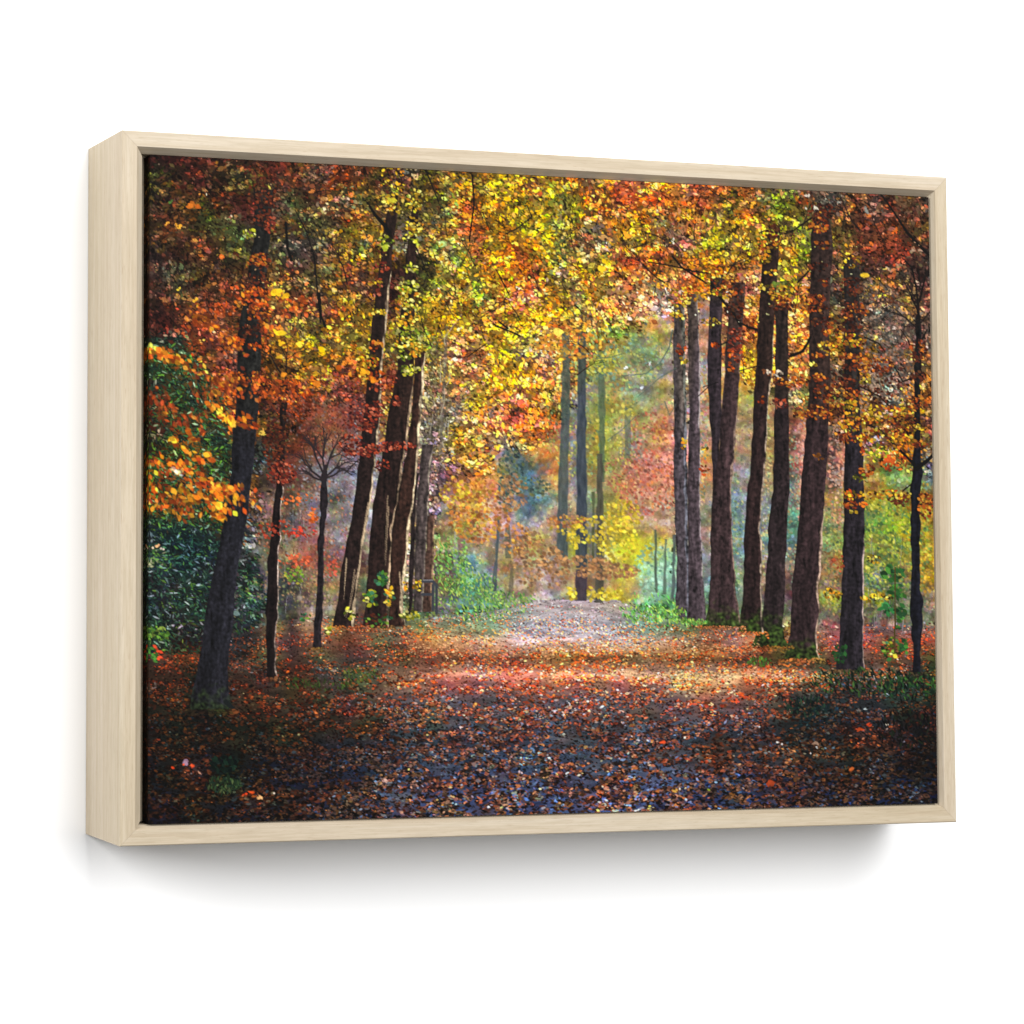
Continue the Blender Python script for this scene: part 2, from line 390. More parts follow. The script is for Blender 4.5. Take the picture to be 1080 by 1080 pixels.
def strokes(pts, w0, w1, col, alpha=1.0, soft=1.0):
    global img
    pts = np.array(pts, float)
    seg = np.hypot(*np.diff(pts, axis=0).T)
    n = max(int(seg.sum() * 2), 2)
    t = np.concatenate([[0], np.cumsum(seg)]) / seg.sum()
    s = np.linspace(0, 1, n)
    # round the corners a little
    px, py = np.interp(s, t, pts[:, 0]), np.interp(s, t, pts[:, 1])
    w = w0 + (w1 - w0) * s
    dabs(img, px, py, w, w, 0, np.repeat(np.array([col], np.float32) / 255, n, 0), soft, alpha, 'dot')


def clump(cx, cy, rx, ry, n, cols, a=(1.3, 2.7), th=.5, soft=.9, asp=.58, shape='leaf', alpha=.95):
    r, f = np.sqrt(U(0, 1, n)), U(0, 6.283, n)
    x, y = cx + rx * r * np.cos(f), cy + ry * r * np.sin(f)
    P = np.array(cols, np.float32) / 255
    c = np.clip(P[rng.integers(0, len(P), n)] * U(.6, 1.2, n)[:, None], 0, 1).astype(np.float32)
    aa = U(*a, n)
    dabs(img, x, y, aa, aa * U(asp - .15, asp + .15, n), rng.normal(th, .6, n), c, soft, alpha, shape)


# --- grass banks by the path
def grass(pts, n, cols, h, th0):
    x, y = scatter(n * 20, poly(pts, 2))
    x, y = x[:n], y[:n]
    P = np.array(cols, np.float32) / 255
    c = P[rng.integers(0, len(P), len(x))] * U(.75, 1.2, len(x))[:, None]
    o = np.argsort(y)
    dabs(img, x[o], y[o], U(.5, 1.1, len(x)) * h, U(.5, .9, len(x)), rng.normal(th0, .5, len(x)), np.clip(c[o], 0, 1).astype(np.float32), 1.0, .8)


GR = [(116,166,58),(88,144,60),(140,190,80),(160,180,70),(104,166,80),(64,108,46),(180,200,96)]
grass([(458,560),(470,570),(500,600),(520,628),(560,634),(555,645),(520,656),(455,650),(452,610)], 2000, GR, 3.2, 1.3)
grass([(455,645),(510,634),(560,636),(556,648),(520,660),(470,656)], 700, [(140,170,70),(110,150,70),(160,170,90),(90,140,70)], 2.6, 1.4)
grass([(646,650),(665,632),(690,624),(712,632),(712,656),(760,660),(700,664),(660,658)], 1500, [(104,190,84),(76,160,76),(130,204,104),(60,124,60),(160,196,84)], 3.4, 1.1)

for cl in ((686,470,30,34,300,[(196,108,82),(170,82,64),(208,146,124),(150,90,78),(186,140,104)], (.8, 2.2)), (684,515,36,30,420,[(198,106,80),(172,84,64),(210,146,124),(150,90,78),(204,120,66)], (.8, 2.2)), (655,500,20,22,160,[(176,104,80),(150,90,76),(200,160,110)], (.8, 2)),
           (846,500,9,60,240,[(206,136,120),(186,110,96),(214,160,140),(150,130,130)], (.8, 2)), (882,500,10,60,260,[(212,150,120),(196,120,96),(220,170,140),(160,140,130)], (.8, 2)), (876,590,9,60,200,[(190,176,90),(130,140,90),(170,130,80),(90,120,90)], (.8, 2)),
           (935,575,46,56,900,[(172,180,64),(130,152,64),(204,194,84),(92,130,74),(70,104,72)], (.8, 2.4)), (975,570,14,60,260,[(200,150,50),(180,130,40),(216,176,70),(140,110,50)], (.8, 2.2)), (930,635,50,20,300,[(110,104,90),(90,110,80),(150,140,110),(70,80,70)], (.7, 1.8)),
           (835,540,7,80,160,[(120,160,130),(90,130,110),(190,150,100),(150,170,140)], (.8, 2)), (775,560,8,60,140,[(130,160,110),(110,140,110),(180,170,110)], (.8, 2)), (806,520,6,90,160,[(190,190,120),(150,170,130),(200,170,110)], (.8, 2)), (740,450,6,80,140,[(150,170,130),(120,150,140),(190,170,90)], (.8, 2)),
           (325,560,56,60,900,[(160,116,92),(120,124,100),(96,112,66),(190,104,70),(136,136,140),(84,66,56),(176,136,110),(150,80,54)], (.6, 1.7)), (320,620,60,22,360,[(150,140,90),(120,124,80),(170,130,90),(90,90,60)], (.6, 1.7)), (385,470,16,40,160,[(140,150,160),(110,110,120),(170,150,150)], (.6, 1.6)),
           (462,425,13,75,420,[(92,80,56),(122,108,66),(64,54,44),(150,136,100),(110,90,50)], (.7, 1.9)), (925,345,30,44,520,[(96,88,96),(130,108,104),(74,74,92),(150,118,96),(60,52,50)], (.7, 2)), (940,400,26,34,300,[(100,92,96),(150,120,100),(70,70,84)], (.7, 2)), (910,410,12,30,160,[(110,100,104),(170,140,120)], (.7, 2)), (350,440,58,44,1100,[(150,70,48),(120,52,38),(94,40,30),(60,30,28),(176,110,88),(100,90,96)], (.5, 1.5)), (350,496,50,16,260,[(120,126,140),(150,150,160),(110,80,70)], (.5, 1.6)), (538,494,14,20,110,[(52,74,78),(40,60,66),(76,96,92),(110,120,70)], (.9, 2.4)), (560,516,20,11,100,[(62,80,78),(84,100,88),(120,120,70)], (.9, 2.4)), (532,522,9,18,80,[(52,74,78),(40,60,66),(76,96,92),(90,110,80)], (.9, 2.4)), (620,440,48,70,520,[(170,170,80),(140,156,90),(200,184,90),(110,140,104)], (.8, 2.2)), (650,380,50,34,360,[(150,170,90),(120,150,110),(180,180,90),(110,150,140)], (.8, 2.4)), (690,600,22,26,160,[(150,196,170),(170,206,180),(130,180,156)], (1, 2.4)), (660,470,12,22,70,[(200,180,80),(170,170,90)], (.8, 2))):
    clump(*cl, .8, 1.3, .65, 'dot', .7)
# --- far trunks, soft
for rows, col, al in (
    ([(352,591.5,600),(450,591,600),(520,588,598),(589,586.5,597.6)], (64,76,78), .85),
    ([(352,609,617),(520,607.5,618),(592,606.6,618.4),(600,606.6,618)], (56,64,74), .92),
    ([(602,606.6,618),(635,606,618)], (58,48,62), .9),
    ([(372,630,637),(510,631,637)], (70,88,72), .75),
    ([(520,623.6,626),(597,623.4,626)], (70,76,50), .8),
    ([(480,629,634.4),(560,628.5,635.6),(637,627,635.6)], (66,64,56), .85),
    ([(430,658,665),(485,658,664)], (80,92,86), .65),
    ([(575,550,554),(626,518,523)], (70,78,74), 0),
    ([(545,524,526.6),(570,523,526),(625,518,522.6)], (66,76,80), .85),
    ([(555,532,537),(590,532,538)], (72,74,62), .7), ([(600,537,541),(627,536,541.6)], (92,84,70), .7),
    ([(560,689,691.4),(626,690,692.6)], (74,84,72), .85),
    ([(570,700,702.6),(628,698.6,701.4)], (78,92,80), .85),
    ([(565,709,712),(633,706.6,710)], (74,84,84), .85),
    ([(400,712,0),(401,712,0)], (0,0,0), 0),
    ([(345,469,472),(480,462,466)], (96,90,90), .5),
    ([(560,478,482),(600,478,482)], (150,160,160), .5)):
    if al:
        a = cover(rows, .4, 2.4)[0][..., None] * al
        img = img * (1 - a) + (np.array(col, np.float32) / 255 + noise(1, 4)[..., None] * .02) * a

SO = [(206,140,60),(190,110,50),(186,130,104),(224,176,62),(170,96,50)]
BY = [(232,202,52),(240,214,84),(206,184,48),(190,160,50)]
BB = [(178,128,84),(160,110,70),(196,146,90),(140,104,80)]
for cl in ((600,366,34,16,170,[(214,140,44),(230,172,60),(200,100,40),(150,120,50)]), (634,385,14,12,60,[(150,160,60),(190,180,70)]), (661,432,6,8,24,[(190,180,80),(160,160,90)]), (505,540,34,34,420,SO), (480,520,16,16,120,SO + BY), (540,520,16,20,90,BB), (545,570,18,16,110,SO + BB), (560,590,20,30,150,BB), (600,552,24,7,90,BB + SO), (584,600,16,22,110,BB), (640,604,34,9,190,BB), (612,594,34,6,80,BB), (648,572,24,22,170,BY), (640,628,16,6,60,BY), (602,627,5,8,24,BY), (620,560,40,14,110,BY), (655,545,22,16,130,BY + [(214,170,70)]), (623,628,4,8,16,BY), (606,566,4,14,20,BY)):
    clump(*cl, (1.0, 2.6), .5, 1.6, .7, 'dot', .75)
GB = [(104,160,72),(130,182,84),(74,128,62),(140,176,110),(166,188,84)]
clump(478, 596, 18, 30, 260, GB, (1.0, 2.4), 1.0, 1.5, .5, 'leaf', .8); clump(505, 622, 26, 16, 220, GB, (1.0, 2.4), 1.2, 1.5, .4, 'leaf', .8); clump(535, 632, 26, 7, 140, GB, (1.0, 2.2), 1.3, 1.5, .4, 'leaf', .8)

# --- near trunks with bark, rims of light and moss
bark_v, bark_f, bark_h = noise(1, 7), noise(1, 1), noise(4, 1)
mossn = noise(2, 2)
furrow = noise(1, 5)
for k in ('R1','R2','R3','L8','L9','L7','R4','L6','L5','L4','R6','R5','R7','R8','L3','L2','R9','L1'):
    rows, col, rim, rw, ry, moss = TR[k]
    a, u, dr = cover(rows, .35 if k not in ('L2','R9','L3') else .6, 1.1)
    col = np.array(col, np.float32) / 255
    tone = (.8 + .34 * np.clip(u, 0, 1) + .10 * np.sin(u * 9 + DY * .02)) * (1 + .08 * bark_v + .12 * bark_f + .03 * bark_h - .28 * (furrow > 1.25) + .16 * (furrow < -1.3))
    t = col * (np.array([1.04, .97, .95]) if k[0] == 'R' else np.array([.92, .86, .86])) * np.clip(tone, .3, 2)[..., None]
    if moss < 900:
        mm = np.clip((DY - moss + mossn * 5) / 16, 0, 1)[..., None] * (.4 if k == 'L1' else .75)
        t = t * (1 - mm) + np.array((46, 66, 24), np.float32) / 255 * np.clip(1 + .3 * bark_f, .3, 2)[..., None] * mm
    if rim is not None:
        wr = rw * (1 + .3 * noise(1, 9)) * np.clip((DY - ry) / 20, 0, 1)
        if k in ('L4', 'L6'):
            wr = wr * (1 + np.clip((DY - 560) / 60, 0, 1) * .6)
        rm = np.clip((wr - dr) / .9 + .5, 0, 1)[..., None] * (wr > .2)[..., None]
        rc = np.array(rim, np.float32) / 255 * np.clip(.82 + .2 * bark_v + .14 * bark_f, .3, 1.15)[..., None]
        t = t * (1 - rm) + rc * rm
    img = img * (1 - a[..., None]) + t * a[..., None]
# roots and flares
strokes([(238,740),(246,748),(252,752)], 2.6, 1.2, (26,30,30), .8)
for p in ([(374,600),(368,636),(363,658)], [(421,604),(424,640),(427,658)], [(409,530),(406,590)], [(388,525),(382,565),(377,610),(372,650)], [(365,596),(362,630)]):
    for _ in range(2):
        o_ = U(-1.2, 1.2)
        strokes([(px + o_ + U(-.7, .7), py + U(-8, 8)) for px, py in p], .7, .3, (190,166,132), .32)


def litter(x0, x1, y, n, h=4):
    x, yy_ = U(x0, x1, n), y + np.abs(rng.normal(0, h, n)) - h * .9
    c = np.clip(col_at(x, yy_ + 6, 3) * U(.4, 1.7, n)[:, None] * np.array([1.15, .95, .75]), 0, 1).astype(np.float32)
    a = (.9 + 3 * np.clip((y - 640) / 230, .02, 1)) * U(.6, 1.3, n)
    dabs(img, x, yy_, a, a * U(.35, .6, n), rng.normal(0, .5, n), c, .8, .95)


for k in TR:
    y, l, r = TR[k][0][-1]
    if y > 640 and k not in ('L7', 'L8', 'L9', 'R1', 'R2', 'R3'):
        litter(l - 5, r + 5, y + 1, int((r - l) * 3.4), 2.6)

clump(716, 655, 12, 3, 50, GR, (1, 2.2), 1.3, 1, .35); clump(733, 657, 14, 3, 60, GR, (1, 2.2), 1.3, 1, .35); clump(690, 648, 34, 9, 260, GR + [(110,190,90),(130,200,110)], (1, 2.4), 1.2, 1, .35)
# --- branches and twigs
BR = (20, 18, 18)
for p, w0, w1 in (
    ([(310,222),(322,245),(330,270),(333,300),(337,340)], .5, 1.0), ([(336,310),(338,335),(342,345)], 1, 1.2),
    ([(150,188),(165,195),(185,182)], .7, .4), ([(300,235),(302,262),(306,275)], 1.2, 1.2), ([(285,250),(305,245)], .6, .4),
    ([(386,214),(395,228),(404,238),(409,246)], 1.0, 2.2), ([(430,230),(445,245)], 1.4, .5), ([(438,262),(450,290),(446,300)], .7, .4),
    ([(497,185),(499,215),(496,240),(494,255)], .9, 1.0), ([(508,225),(516,245)], .6, .4), ([(448,180),(458,205),(464,220)], .8, .5),
    ([(555,218),(560,230),(545,242),(532,248)], .5, .7), ([(522,285),(530,300),(536,312)], .5, .7),
    ([(682,278),(700,281),(715,284),(730,288),(745,290)], .6, .8), ([(708,272),(718,284),(735,295),(748,303)], .9, 1.0), ([(748,300),(760,318),(772,332),(780,346)], 1.2, 1.2), ([(700,255),(690,250),(676,246)], .4, .4),
    ([(822,250),(835,246),(846,238),(855,232)], .5, .9), ([(840,300),(850,290),(858,282)], .9, .7),
    ([(928,208),(942,228),(955,248),(968,262),(978,272)], .7, 1.6), ([(910,215),(918,222)], .5, .5),
    ([(967,340),(965,310),(960,285),(950,275)], 1.4, .5), ([(968,320),(974,295),(978,285)], 1.2, .5), ([(966,330),(958,312),(952,300)], 1, .4), ([(968,300),(966,280)], .8, .4),
    ([(968,365),(976,350)], .9, .5), ([(963,380),(955,360),(948,350)], .8, .4), ([(964,400),(950,405),(945,395),(940,388)], .8, .5),
    ([(910,358),(925,365),(932,374)], .6, .5), ([(905,410),(925,420),(940,435),(955,445),(962,448)], .6, 1.0), ([(908,448),(925,455),(940,470),(952,482),(962,492)], .6, 1.4), ([(964,497),(976,488),(984,480)], 2.4, 1.6), ([(950,520),(960,512)], .8, .6),
    ([(780,343),(788,347),(797,350)], .9, 1.2), ([(832,378),(845,373),(850,365),(853,358)], 1.6, 1.2), ([(768,362),(758,366),(750,362)], .7, .5),
    ([(735,420),(748,408),(756,405)], .5, .4), ([(740,410),(747,408)], .5, .5),
    ([(628,380),(645,378),(655,375)], .7, .6), ([(655,398),(680,396),(695,385),(705,368),(708,350)], .5, .8), ([(672,420),(695,400),(712,390)], .5, .6), ([(640,405),(660,398)], .5, .5), ([(700,425),(705,440),(712,428)], .6, .4),
    ([(640,466),(655,455),(670,440)], .4, .5), ([(522,345),(540,352),(548,356)], 1.0, .7), ([(512,364),(500,372),(492,378)], .7, .5), ([(525,340),(535,348)], .8, 1),
    ([(363,500),(375,488),(388,478)], .5, .4), ([(360,468),(372,460),(380,450)], .5, .3), ([(360,450),(374,440),(386,436)], .4, .3)):
    strokes(p, w0, w1, (BR if p[0][0] < 600 or p[0][0] > 720 or p[0][1] < 330 else (78, 92, 84)), .9 if p[0][0] < 600 or p[0][0] > 720 or p[0][1] < 330 else .5)
# the small bare tree: forking twigs over its trunk
def fork(x, y, ang, ln, w, depth, col=(42, 36, 38)):
    x2, y2 = x + ln * math.cos(ang), y - ln * math.sin(ang)
    strokes([(x, y), ((x + x2) / 2 + U(-1, 1), (y + y2) / 2 + U(-1, 1)), (x2, y2)], w, w * .7, col, .85)
    if depth:
        for _ in range(2 + (U(0, 1) < .4)):
            fork(x2, y2, ang + rng.normal(0, .42), ln * U(.6, .85), w * .68, depth - 1, col)


strokes([(341,512),(342,503),(343,492)], 2.6, 1.5, (38,34,38))
for ang, ln in ((2.5, 15), (2.0, 17), (1.65, 18), (1.2, 17), (.7, 15), (.4, 12), (2.85, 11)):
    fork(341 + U(-1, 1), 508 - U(0, 10), ang, ln, 1.2, 3)
for _ in range(26):
    px, py = U(380, 960), U(200, 400)
    fork(px, py, U(.2, 2.9), U(10, 18), .6, 2, (38, 28, 22))
for px, py, ang in ((967, 330, 1.9), (967, 310, 1.2), (966, 350, 2.4), (968, 345, .9), (905, 245, 2.2), (300, 400, 1.5), (296, 395, 2.1), (365, 300, 1.8), (330, 290, 1.4), (700, 300, 2.5), (760, 300, 1.0)):
    fork(px, py, ang, U(16, 22), .8, 3, (30, 24, 26))
for _ in range(15):          # pale tangled twigs beside the left group
    px, py = U(448, 472), U(355, 520)
    strokes([(px, py),(px + U(-8, 8), py - U(6, 20)),(px + U(-4, 18), py - U(14, 34))], .5, .3, (176, 166, 150) if U(0, 1) < .6 else (80, 76, 74), .5)
for _ in range(30):          # twigs through the canopy
    px, py = U(160, 970), U(190, 330)
    strokes([(px, py),(px + U(-5, 5), py + U(6, 14)),(px + U(-10, 10), py + U(14, 30))], .35, .5, (30, 24, 20), .7)
for _ in range(60):          # stems in the soft undergrowth
    px, py = (U(299, 326), U(530, 640)) if U(0, 1) < .5 else (U(913, 953), U(560, 655))
    strokes([(px, py),(px + U(-2, 2), py + U(8, 22))], .35, .35, (150, 146, 150) if U(0, 1) < .55 else (60, 50, 50), .4)


DKR = [(70,32,22),(92,42,26),(52,28,24),(116,54,30),(36,22,22),(84,52,32)]
ORG = [(206,92,28),(176,66,22),(228,126,36),(140,52,24),(96,40,24)]
ORD = [(150,66,26),(120,50,26),(182,100,34),(90,40,24),(60,30,22),(196,130,44)]
YEL = [(222,180,42),(190,150,34),(240,214,90),(150,116,30),(110,96,26),(70,50,18),(206,130,30)]
YGR = [(170,170,40),(120,136,36),(210,196,60),(84,100,30),(60,60,20),(220,210,120)]
RST = [(150,62,38),(120,44,32),(94,36,30),(60,26,26),(176,96,70)]
# leaves hanging in front of the trunks
for cl in (
    (276,205,16,20,170,DKR), (276,232,9,8,40,DKR), (284,238,6,10,30,RST), (262,247,7,5,22,YGR), (272,275,12,8,70,ORD), (270,300,14,14,90,DKR), (268,315,14,12,80,ORG), (272,332,14,12,80,ORD),
    (262,350,14,7,40,DKR), (248,361,10,5,26,ORG), (268,366,7,4,16,ORG), (262,400,20,8,90,ORD), (290,410,26,10,150,ORG + DKR), (238,400,14,10,60,ORD), (290,440,10,20,50,DKR), (290,470,14,24,260,DKR), (296,500,16,12,120,RST),
    (414,190,14,16,70,YEL + DKR), (410,212,8,6,30,YEL), (414,222,7,5,20,YEL), (404,255,10,6,26,YGR), (402,266,5,3,8,DKR), (402,282,8,5,22,RST), (396,300,7,3,10,YEL), (398,330,9,4,20,YEL), (398,300,4,12,14,RST),
    (436,212,10,12,50,YEL + YGR), (436,240,10,10,40,YEL), (432,252,8,6,24,YGR), (434,284,8,6,22,YGR), (430,303,12,7,46,YGR), (430,318,14,12,90,YEL + YGR), (428,338,12,8,60,YEL),
    (428,352,16,6,50,YGR), (428,364,14,7,56,YGR + YEL), (426,375,8,6,24,YGR), (438,370,10,7,50,YEL), (432,390,12,4,34,YGR), (428,394,6,4,14,YGR),
    (396,366,8,6,30,ORD), (388,382,10,8,44,ORG + YEL), (396,398,9,7,36,ORG), (384,392,8,9,36,YEL), (396,410,9,5,26,RST), (412,400,10,8,40,RST), (418,424,5,6,16,RST), (396,432,12,8,46,RST), (386,450,8,8,26,RST), (412,472,26,5,90,RST), (388,478,12,7,50,RST), (370,470,14,12,80,RST), (405,492,10,6,20,RST), (380,440,20,14,90,RST),
    (716,316,12,12,50,YEL), (714,335,8,5,20,YEL), (730,312,10,8,36,ORG + YEL), (718,372,7,5,12,ORG), (720,382,4,4,7,YEL), (714,368,3,3,5,RST), (720,470,4,5,9,YEL), (741,474,4,5,8,YEL), (742,498,5,6,10,ORG),
    (755,300,12,14,70,ORG + YEL), (748,342,10,5,24,YEL), (754,366,5,4,8,ORG), (772,305,12,12,70,DKR + ORD), (774,328,12,10,60,DKR), (776,352,8,6,26,RST), (774,376,8,8,30,RST + ORG), (770,390,3,6,7,ORG), (774,366,8,8,30,RST),
    (808,258,12,10,70,ORD + YEL), (814,246,8,8,40,DKR), (804,275,8,5,26,YEL), (812,290,6,4,10,YEL), (804,304,5,4,9,YEL), (822,310,14,10,80,YEL + ORD), (824,320,10,6,40,ORD), (822,326,14,4,26,DKR),
    (864,226,14,10,90,DKR), (862,240,10,8,50,ORD), (866,260,8,5,20,ORD + DKR), (862,284,12,5,24,DKR), (868,300,8,4,12,ORD), (858,318,13,6,40,ORD), (862,328,12,5,36,DKR + ORD), (866,342,14,5,44,DKR), (876,350,10,8,40,ORD), (872,368,10,6,40,YEL + ORD), (862,378,10,3,14,ORD), (856,386,4,4,8,YEL), (862,400,10,4,26,ORD), (870,416,14,10,70,DKR + ORD), (866,434,16,6,50,ORD + DKR), (855,440,20,5,46,ORD), (820,428,10,5,26,RST), (820,398,5,5,8,[(170,150,150),(210,190,180)]), (806,395,8,2.5,8,[(190,170,165),(120,70,40)]), (802,424,4,4,6,ORG), (830,405,16,6,46,ORD), (845,404,10,6,30,ORD), (862,484,7,3,9,[(130,80,30),(100,60,24)]),
    (896,280,9,5,20,YEL + DKR), (896,305,12,10,70,DKR), (900,330,14,10,80,DKR + ORD), (895,346,14,8,70,DKR), (896,362,16,7,70,YEL + ORD), (898,380,14,5,40,ORD), (894,390,10,4,24,DKR), (890,405,12,8,50,DKR), (898,420,10,8,40,ORD), (892,430,10,6,36,YEL), (896,450,14,8,70,YEL + ORD), (892,463,14,6,40,ORD), (884,436,6,6,22,DKR), (896,524,9,5,28,YEL + ORG), (896,534,8,5,24,ORD), (898,541,4,2,6,YEL), (908,534,4,4,8,ORG), (908,478,5,5,12,ORG), (912,500,8,10,36,ORD), (906,506,8,4,14,YGR),
    (966,372,9,12,46,ORD + DKR), (966,400,9,6,30,DKR), (966,428,10,8,40,ORD), (964,455,9,5,24,YEL), (968,470,8,5,20,ORD), (974,535,9,14,60,ORD), (948,530,10,6,40,DKR), (930,524,30,5,70,YEL + ORD), (925,440,30,10,120,YEL + ORD), (930,465,30,12,150,ORD + YEL), (940,490,14,10,60,ORG + ORD), (920,388,22,8,110,ORD), (925,420,14,8,40,DKR), (952,450,14,12,80,DKR + ORD), (930,405,30,8,40,DKR), (922,480,12,10,50,YGR), (910,402,8,6,20,YEL)):
    clump(*cl)

# out-of-focus orange sprays on the left
OO = [(232,138,34),(214,104,26),(244,168,52),(186,80,24),(236,150,40)]
OB = [(176,72,26),(150,58,26),(206,96,34),(120,50,28)]


def spray(pts, w, n, cols, a, th=.7, alpha=.85, soft=3.0):
    pts = np.array(pts, float)
    seg = np.hypot(*np.diff(pts, axis=0).T)
    t = np.concatenate([[0], np.cumsum(seg)]) / seg.sum()
    s = U(0, 1, n)
    x, y = np.interp(s, t, pts[:, 0]) + rng.normal(0, w, n), np.interp(s, t, pts[:, 1]) + rng.normal(0, w, n)
    P = np.array(cols, np.float32) / 255
    c = np.clip(P[rng.integers(0, len(P), n)] * U(.62, 1.15, n)[:, None], 0, 1).astype(np.float32)
    aa = U(*a, n) * .88
    c = tint(c, x, y, .6, 1.0)
    dabs(img, x, y, aa, aa * U(.35, .7, n), rng.normal(th, .45, n), c, soft * .75, alpha * .92)


spray([(196,322),(220,332),(250,318),(280,312),(310,320),(330,330)], 6, 150, OB + ORG, (2, 4), .8, .8, 2)
spray([(200,338),(222,345),(240,360),(262,366)], 5, 70, OB + OO[:2], (2.4, 4.2), .8, .75)
spray([(276,342),(290,350),(300,366)], 3, 40, OB + OO, (2.4, 4.4), .6, .8)
spray([(150,372),(170,373),(190,384),(215,396),(240,408),(248,402)], 4, 110, OB + OO, (2.5, 4.6))
spray([(152,371),(172,373),(196,386)], 2, 16, OO, (3.5, 5.5), .4, .9)
spray([(200,415),(228,412),(255,405),(275,415),(300,415),(320,402)], 7, 150, OB, (2, 4.2), 1.2, .7)
spray([(158,412),(165,420),(172,435),(192,443),(210,436)], 5, 90, OB, (2.5, 4.5), 1.2, .7)
spray([(220,428),(232,438),(245,446),(258,440),(262,444)], 2.5, 50, OO, (2.8, 4.8), .9, .9, 2.4)
spray([(242,440),(246,450)], 1.6, 8, [(246,176,50),(236,156,40)], (4, 5.4), 1.2, .9, 2.4)
spray([(226,414),(231,419)], 1.2, 7, OO, (4, 5), 1.0, .9, 2.4)
spray([(250,446),(262,450),(271,448)], 2, 20, OB + OO, (2.5, 4), .5, .9, 2.4)
for p, q in (((180,461),(186,467)), ((196,459),(206,465)), ((190,472),(202,477)), ((204,482),(214,488)), ((217,480),(225,487))):
    spray([p, q], 1.8, 9, OO, (3.4, 5.2), .6, .92, 2.4)
spray([(150,488),(172,490),(196,496),(215,510),(236,517),(255,519)], 4, 170, OO + OB, (2.5, 4.8), 1.0, .85)
spray([(152,505),(160,530),(185,535),(215,530),(240,530),(262,533)], 7, 170, OO + OB, (2.5, 4.8), 1.2, .85)
spray([(170,520),(200,524),(225,524),(236,544)], 5, 60, OO, (3.5, 5.5), .9, .9)
spray([(180,496),(190,498)], 2, 10, [(226,190,170),(236,170,120)], (2.5, 4), .8, .7)
spray([(222,543),(236,545)], 2, 8, OO, (3.5, 5), .2, .9)
spray([(212,462),(214,452)], 2, 10, OB, (3, 4.4), 1.4, .8)
